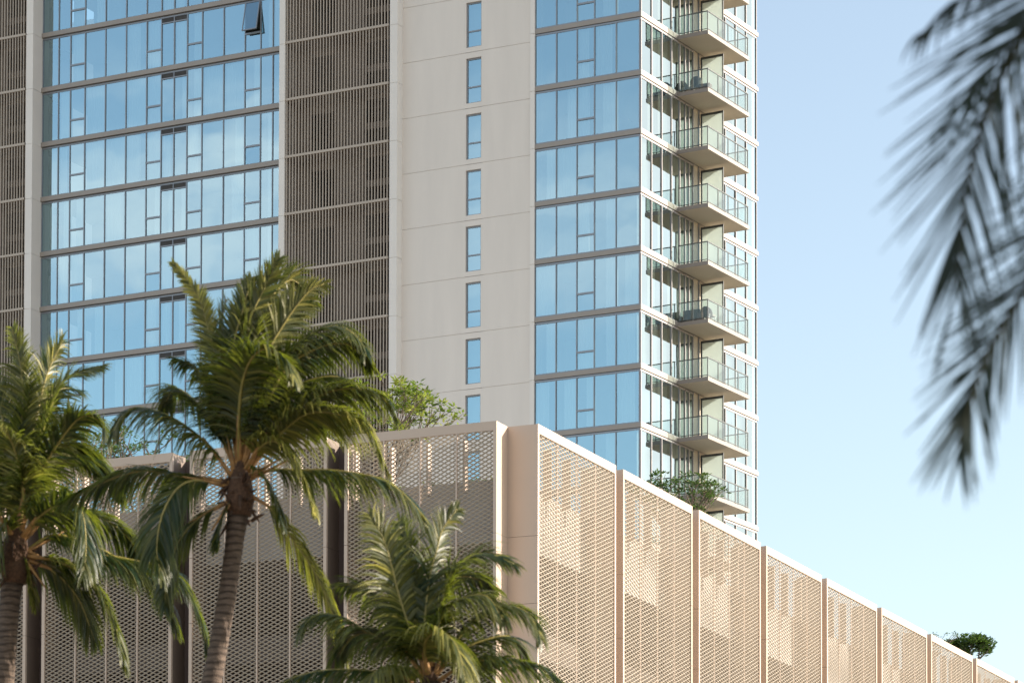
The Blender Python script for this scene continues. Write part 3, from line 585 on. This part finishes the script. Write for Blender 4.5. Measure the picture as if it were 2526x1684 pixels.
# ------------------------------------------------------------------ coconut palms
def spline(P, n):
    P = [Vector(p) for p in P]; Q = [P[0]*2-P[1]]+P+[P[-1]*2-P[-2]]; out_ = []; k = len(P)-1
    for i in range(n+1):
        t_ = i/n*k; j = min(int(t_), k-1); u = t_-j; a, b, c, d = Q[j:j+4]
        out_.append(.5*((2*b)+(c-a)*u+(2*a-5*b+4*c-d)*u*u+(3*b-a-3*c+d)*u**3))
    return out_
def frond(P, par, parent, rng, gap, wid, lm='palm', sm='stalk', hide=0):
    ll, tw, droop, tone = par; ll *= 1.28 if lm == 'shade_palm' else (1.15 if tw > 50 else 1.4)
    pts = spline(P, 60); L = [0]
    for a, b in zip(pts, pts[1:]): L.append(L[-1]+(b-a).length)
    tot = L[-1]
    def at(s):
        for i in range(60):
            if L[i+1] >= s: break
        u = (s-L[i])/max(1e-6, L[i+1]-L[i]); return pts[i].lerp(pts[i+1], min(1, max(0, u))), (pts[i+1]-pts[i]).normalized()
    r = MB(); rad = [max(.006, .026*(1-i/60)**.8*(ll/.8)+.004) for i in range(61)]
    st_ = [pts[i] for i in range(0, 61, 3)]; r.tube(st_, [rad[i] for i in range(0, 61, 3)], 5)
    b = MB(); s = tot*(.14 if hide == 0 else hide); tws = R(tw)*rng.choice((-1, 1))
    up = Vector((0, 0, 1)); lastS = None; bend = rng.uniform(-.12, .12)
    while s < tot:
        p, T = at(s); f = s/tot
        S_ = T.cross(up)
        if S_.length < .15 and lastS: S_ = lastS
        S_.normalize()
        if lastS and S_.dot(lastS) < 0: S_ = -S_
        lastS = S_.copy()
        Q = Matrix.Rotation(tws*(1+.25*f), 3, T); S1 = Q @ S_
        if tw == 84: S1 = T.cross(Vector((.30, -.95, .05))).normalized()      # a blade hanging flat, facing the street
        Nn = T.cross(S1)
        if Nn.z < 0 and tw != 84: Nn = -Nn
        prof = (.5+.5*min(1, f/.2))*(1-.38*max(0, (f-.5)/.5)) if lm == 'shade_palm' else (.35+.65*min(1, f/.25))*(1-.72*max(0, (f-.45)/.55)**1.6)
        ang = R(62-38*f) if lm == 'palm' else R(34-22*f**4)
        for sg in (-1, 1):
            if rng.random() < .03: continue
            l = ll*prof*rng.uniform(.82, 1.1); an = ang+R(rng.uniform(-7, 7))
            d = (T*math.cos(an)+S1*sg*math.sin(an)+Nn*rng.uniform(.02, .28)).normalized()
            dr = droop*rng.uniform(.75, 1.25); tn = min(1, max(0, tone*.85-.03+rng.gauss(0, .17)))
            wv = d.cross(Nn).normalized(); wv = (wv+Nn*rng.uniform(-.5, .5)).normalized()
            k = 4; prev = None
            q = p.copy(); dd = d.copy()
            for i in range(k+1):
                u = i/k; w = wid*(.55+.45*min(1, u*4))*(1-u**1.7)*rng.uniform(.9, 1.1)+.002
                ts = min(1, tn+.35*max(0, u-.7))
                cur = (q-wv*w, q+wv*w, ts)
                if prev:
                    bi = len(b.v); b.v += [tuple(prev[0]), tuple(prev[1]), tuple(cur[1]), tuple(cur[0])]; b.t += [prev[2], prev[2], ts, ts]; b.f.append((bi, bi+1, bi+2, bi+3))
                prev = cur
                dd = (dd+Vector((bend*.3, 0, -1))*dr*(.30+.35*u)).normalized(); q = q+dd*(l/k)
        s += gap*rng.uniform(.8, 1.2)
    o = b.build('frond', M[lm], parent); r.build('stalk', M[sm], o, smooth=True)
    return o
def palm_tree(key, label, seed, gap=.025, wid=.0255):
    heart, fr, tr = PALMS[key]; rng = random.Random(seed)
    base = Vector(tr[-1][0]); root = thing('palm_tree', label, 'palm tree', (base.x, base.y, 0), 0, 'coconut palms in front of the podium' if key != '4' else None)
    off = Vector((base.x, base.y, 0))
    ms = ('shade_palm', 'shade_stalk') if key == '4' else ('palm', 'stalk')
    T = [Vector(p)-off for p, _ in tr]; rd = [r for _, r in tr]
    T[-1].z = -.1
    n = 150; pts = spline(T, n); rs = []
    for i in range(n+1):
        t_ = i/n*(len(rd)-1); j = min(int(t_), len(rd)-2); r0_ = rd[j]+(rd[j+1]-rd[j])*(t_-j)
        rs.append(r0_*(1+.045*(1 if i % 3 == 0 else -.4)+rng.uniform(-.015, .015)))
    b = MB(); b.tube(pts, rs, 14); b.build('trunk', M['trunk'], root, smooth=True)
    h = Vector(heart)-off; k = MB()
    sc = rd[0]/.2
    k.tube([h+Vector((0, 0, -.55*sc)), h+Vector((0, 0, -.25*sc)), h+Vector((0, 0, .1*sc)), h+Vector((0, 0, .55*sc))], [.21*sc, .27*sc, .22*sc, .08*sc], 12)
    for i in range(30):
        a = rng.uniform(0, 6.28); rr_ = rng.uniform(.16, .30)*sc; z = rng.uniform(-.65, .25)*sc
        p = h+Vector((math.cos(a)*rr_, math.sin(a)*rr_, z)); d = Vector((math.cos(a)*.2, math.sin(a)*.2, rng.uniform(-.35, .25)))*sc
        k.tube([p, p+d*.6, p+d], [.035*sc, .028*sc, .008], 4)
    k.build('crown_fibre', M['fibre'], root, smooth=True)
    sb = MB()
    for P, par in fr:
        a = Vector(P[0])-off; c = Vector(P[1])-off; d = (c-a).normalized(); l = .95*sc
        sb.tube([a-d*.15*sc, a+d*l*.35, a+d*l*.75, a+d*l], [.095*sc, .065*sc, .035*sc, .02*sc], 6, .55)
    sb.build('leaf_bases', M['stub'], root, smooth=True)
    for i in range(16 if key == '4' else 0):      # unseen rest of this crown, added sunward to shade the hanging fronds
        a = R(rng.uniform(-35, 95)+27); el = R(rng.uniform(-10, 75)); l = rng.uniform(2.2, 3.0)
        d = Vector((math.cos(a)*math.cos(el), math.sin(a)*math.cos(el), math.sin(el)))
        q = [Vector(heart)+d*l*u+Vector((0, 0, -1))*l*.55*u*u for u in (0, .25, .5, .75, 1)]
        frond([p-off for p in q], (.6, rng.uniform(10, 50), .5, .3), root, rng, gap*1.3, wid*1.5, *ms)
    for P, par in fr:
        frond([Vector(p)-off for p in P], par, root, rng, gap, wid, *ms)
    return root
palm_tree('1', 'tallest coconut palm, its ringed trunk leaning left of centre before the dark metal screens', 11)
palm_tree('2', 'coconut palm at the left edge of the picture with yellowed upper fronds', 12)
palm_tree('3', 'low coconut palm whose crown rises from the bottom edge in front of the podium corner', 13)
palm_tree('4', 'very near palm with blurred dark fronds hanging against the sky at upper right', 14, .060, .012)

# ------------------------------------------------------------------ roof garden
def shrub(name, label, cat, base, height, spread, lm, seed, leafsize=.13, nb=6, flowers=0, clusters=10, wide=.8, trunk=0):
    rng = random.Random(seed); root = thing(name, label, cat, base, 0, 'roof garden plants')
    br = MB(); lf = MB(); fl = MB(); tips = []
    def grow(p, d, l, r, lev):
        q = p+d*l*.5+Vector((rng.uniform(-.05, .05), rng.uniform(-.05, .05), 0))*l; e = q+(d+Vector((0, 0, .25))).normalized()*l*.5
        br.tube([p, q, e], [r, r*.8, r*.62], 5)
        if lev == 0: tips.append((e, d)); return
        for i in range(rng.choice((2, 2, 3))):
            a = rng.uniform(0, 6.28); s_ = Vector((math.cos(a), math.sin(a), rng.uniform(-.1, .5)))
            grow(e, (d*.75+s_*.75*wide).normalized(), l*rng.uniform(.62, .8), r*.62, lev-1)
        if lev < 3: tips.append((e, d))
    if trunk: br.tube([(0, 0, -.05), (.03, 0, trunk*.5), (0, 0, trunk+.1)], [.09, .075, .06], 7)
    for i in range(nb):
        a = 6.283*i/nb+rng.uniform(-.4, .4); d = Vector((math.cos(a)*spread, math.sin(a)*spread, 1)).normalized()
        grow(Vector((math.cos(a)*.05, math.sin(a)*.05, trunk)), d, height*.42, .035*height/2, 3)
    for p, d in tips:
        cl = rng.uniform(.1, .9)
        for k in range(clusters):
            a = rng.uniform(0, 6.28); e = rng.uniform(-.3, .9); v = Vector((math.cos(a), math.sin(a), e)).normalized()
            s_ = leafsize*rng.uniform(.7, 1.3); c = p+v*s_*.4+Vector([rng.uniform(-.06, .06) for _ in range(3)])
            w = v.cross(Vector((rng.uniform(-1, 1), rng.uniform(-1, 1), 1))).normalized()*s_*.2
            tn = min(1, max(0, cl+rng.gauss(0, .22)))
            lf.poly([c, c+v*s_*.45+w, c+v*s_, c+v*s_*.45-w], tn)
        if flowers and rng.random() < flowers:
            c = p+Vector((0, 0, .08))
            for k in range(5):
                a = 1.256*k; v = Vector((math.cos(a), math.sin(a), .5))*.07; w = Vector((-math.sin(a), math.cos(a), 0))*.03
                fl.poly([c, c+v*.6+w, c+v, c+v*.6-w])
    br.build('branches', M['bark'], root); lf.build('foliage', lm, root)
    if fl.v: fl.build('blossoms', M['flower'], root)
    return root
shrub('plumeria_tree', 'yellow-green blossoming shrub tree above the shaded screen, beside the plain wall', 'tree', (9.75, -45.5, 26.2), 4.1, .5, M['leaf'], 3, .22, 8, .5, 16, .6, 1.3)
shrub('plumeria_tree', 'bushy shrub tree with pale flowers rising over the sunlit screen under the lowest balcony', 'tree', (14.1, -27.2, 26.2), 3.5, .5, M['dkleaf'], 5, .18, 8, .35, 14, .6, 1.7)
shrub('roof_tree', 'small round dark green tree far along the sunlit podium roofline against the sky', 'tree', (11.0, 20.6, 26.2), 1.75, .9, M['dkleaf'], 8, .24, 11, 0, 16, .6, 3.9)
shrub('roof_shrub', 'tip of a shrub just showing over the sunlit roofline left of the round tree', 'shrub', (12.9, 6.6, 26.2), 3.7, .2, M['dkleaf'], 9, .14, 3, 0, 7)
shrub('roof_shrub', 'dark shrub with yellow blossoms over the shaded screen between two palms', 'shrub', (-3.4, -44.2, 26.2), 5.6, .5, M['dkleaf'], 15, .18, 8, .12, 14)
shrub('roof_shrub', 'dark green shrub over the shaded screen right behind the left palm', 'shrub', (-5.6, -44.6, 26.2), 5.2, .5, M['dkleaf'], 21, .18, 8, .05, 14)
shrub('plumeria_tree', 'sparse brown-twigged shrub behind the mesh left of the yellow-green tree', 'tree', (8.9, -45.7, 26.2), 4.4, .4, M['leaf'], 31, .14, 5, 0, 3)
# trailing ground cover on the parapet
gc = MB(); rng = random.Random(44); cs, sn = math.cos(R(3.09)), math.sin(R(3.09))
for i in range(2600):
    x = -1.6-rng.random()*31; y = .18+rng.random()*.25; z = 27.42+abs(rng.gauss(0, .07))-rng.random()*.12
    if math.sin(x*1.7)+math.sin(x*4.1+1) < -.5: continue
    c = Vector((PX+x*cs-y*sn, PY+x*sn+y*cs, z)); v = Vector((rng.uniform(-1, 1), rng.uniform(-1, .4), rng.uniform(-.3, 1))).normalized()*.11
    w = v.cross(Vector((rng.uniform(-1, 1), 1, rng.uniform(-1, 1)))).normalized()*.035
    gc.poly([c, c+v*.5+w, c+v, c+v*.5-w], min(1, max(0, rng.gauss(.45, .25))))
o = gc.build('ground_cover', M['leaf']); o['kind'] = 'stuff'; tag(o, 'thin trailing green ground cover along the parapet top behind the mesh', 'plants')
